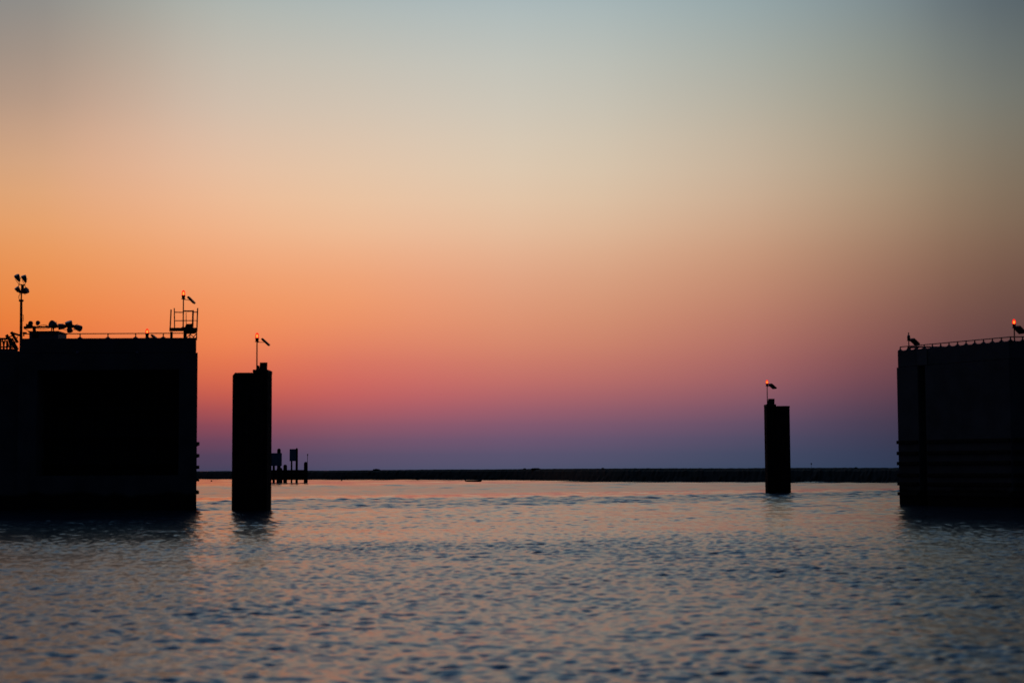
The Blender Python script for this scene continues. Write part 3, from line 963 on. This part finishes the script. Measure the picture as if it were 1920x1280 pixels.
def origin_fix(o):
    me = o.data
    c = sum((v.co for v in me.vertices), Vector()) / len(me.vertices)
    c.z = 0
    for v in me.vertices:
        v.co -= c
    o.location = c


sg1 = thing('sign_board', 'wide dark signboard half hidden behind the tall left pillar', 'sign', (W(519, 903, YS_).x, YS_, 0), 'signboards on piles off the far shore')
MB().pbox(505, 528.3, 849, 873, YS_ - .6, .1).build('board', 'board', sg1)
pile(511, 515.5, 851, YS_, 'post', parent=sg1)
pile(519.3, 526.3, 840.5, YS_, 'post', parent=sg1)
MB().pbox(506, 528, 855, 857.5, YS_ - .48, .1).pbox(506, 528, 866, 868.5, YS_ - .48, .1).build('batten', 'timber', sg1)
sg2 = thing('sign_board', 'narrow blue grey signboard high on two posts, between the stump and the lamp pile', 'sign', (W(551, 905, YS_).x, YS_, 0), 'signboards on piles off the far shore')
MB().pbox(543, 555, 841.5, 864, YS_ - .5, .1).build('board', 'board', sg2)
pile(545, 548.3, 843, YS_, 'post', parent=sg2)
pile(554, 558.5, 839.5, YS_, 'post', parent=sg2)
o = pile(531, 538.3, 870.5, YS_, label='short flat topped timber pile stump between the two signboards'); origin_fix(o)
o = pile(518.5, 529.5, 876, YS_ - 1.6, label='thick low timber pile in front of the wide signboard post'); origin_fix(o)
lpile = thing('timber_pile', 'rightmost timber pile of the sign group, thin marker rod on its top', 'pile', (W(573, 905, YS_).x, YS_, 0), 'timber piles off the far shore')
pile(569.6, 577, 865.5, YS_, 'pile_shaft', parent=lpile)
MB().tube(W(576.3, 870, YS_), W(576.8, 851, YS_), .06, n=6).lathe(W(576.8, 853.5, YS_), (0, 0, 1), [(0, .05), (.1, .14), (.25, .14), (.35, .04)]).build('marker_rod', 'dark', lpile)
fw = thing('fender_boom', 'dark horizontal timber boom joining the piles of the sign group', 'boom', (W(545, 899, YS_ + 1).x, YS_ + 1, 0))
for a, b_ in ((880.6, 886), (886.6, 892.5), (893, 899.3)):
    MB().pbox(506, 571, a, b_, YS_ + 1, .5).build('wale', 'timber', fw)

# ------------------------------------------------------------ spar marker, skiff, floats
Ym = G(1520, 904.5).y
mk = thing('spar_marker', 'thin spar marker on a small float between the distant pillar and right lock wall', 'marker', (W(1520, 904.5, Ym).x, Ym, 0))
MB().lathe((W(1520, 904, Ym).x, Ym, -.3), (0, 0, 1), [(0, .2), (.15, .32), (.45, .34), (.6, .15)]).build('float', 'hull', mk, smooth=True)
MB().tube(W(1519.6, 903, Ym), W(1521.2, 869.5, Ym), .035, .025, n=6).build('mast', 'dark', mk)
MB().lathe(W(1521.2, 870.5, Ym), (0, 0, 1), [(0, .05), (.08, .13), (.2, .13), (.28, .04)]).build('topmark', 'dark', mk)

Ys = G(888, 902.9).y
sk = thing('skiff', 'small dark flat skiff lying low in front of the far shore', 'boat', (W(888, 902.6, Ys).x, Ys, 0))
L0, L1 = W(874.5, 900, Ys).x, W(903, 900, Ys).x
bm_ = bmesh.new()
secs = []
N = 12
for i in range(N + 1):
    f_ = i / N
    x = L0 + (L1 - L0) * f_
    wd = .75 * (1 - max(0, (f_ - .6) / .4) ** 2 * .85)
    sheer = .32 + .14 * f_ ** 2
    bot = -.15 + .25 * max(0, (f_ - .7) / .3) ** 2
    ring = [(x, -wd, sheer), (x, -wd * .75, bot), (x, wd * .75, bot), (x, wd, sheer), (x, wd * .88, sheer), (x, wd * .66, bot + .12), (x, -wd * .66, bot + .12), (x, -wd * .88, sheer)]
    secs.append([bm_.verts.new((p[0] - sk.location.x, p[1], p[2])) for p in ring])
for a, b_ in zip(secs, secs[1:]):
    for k in range(8):
        bm_.faces.new((a[k], a[(k + 1) % 8], b_[(k + 1) % 8], b_[k]))
bm_.faces.new(secs[0]); bm_.faces.new(secs[-1][::-1])
bmesh.ops.recalc_face_normals(bm_, faces=bm_.faces)
me = bpy.data.meshes.new('hull'); bm_.to_mesh(me); bm_.free(); me.materials.append(M['hull'])
ho = bpy.data.objects.new('hull', me); col.objects.link(ho); ho.parent = sk
for f_ in (.3, .62):
    x = L0 + (L1 - L0) * f_
    MB().box(x - .13, x + .13, Ys - .55, Ys + .55, .2, .26).build('thwart', 'timber', sk)
MB().box(L0 - .3, L0 - .08, Ys - .12, Ys + .12, .05, .6).box(L0 - .22, L0 - .14, Ys - .05, Ys + .05, -.5, .05).box(L0 - .08, L0 + .02, Ys - .06, Ys + .06, .2, .36).build('outboard_motor', 'dark', sk, bevel=.03)

for px, py, lab in ((396.5, 902.5, 'tiny dark float in the gap between the left lock wall and tall pillar'),
                    (640.5, 901.3, 'tiny dark float on the water just right of the sign group'),
                    (783, 900.6, 'tiny dark float left of the skiff by the shore')):
    g_ = G(px, py)
    o = MB().lathe((0, 0, -.15), (0, 0, 1), [(0, .08), (.1, .22), (.3, .24), (.42, .12), (.55, .05)], 12).build('mooring_float', 'hull', None, smooth=True)
    o.location = (g_.x, g_.y, 0)
    tag(o, lab, 'float', 'small floats near the far shore')
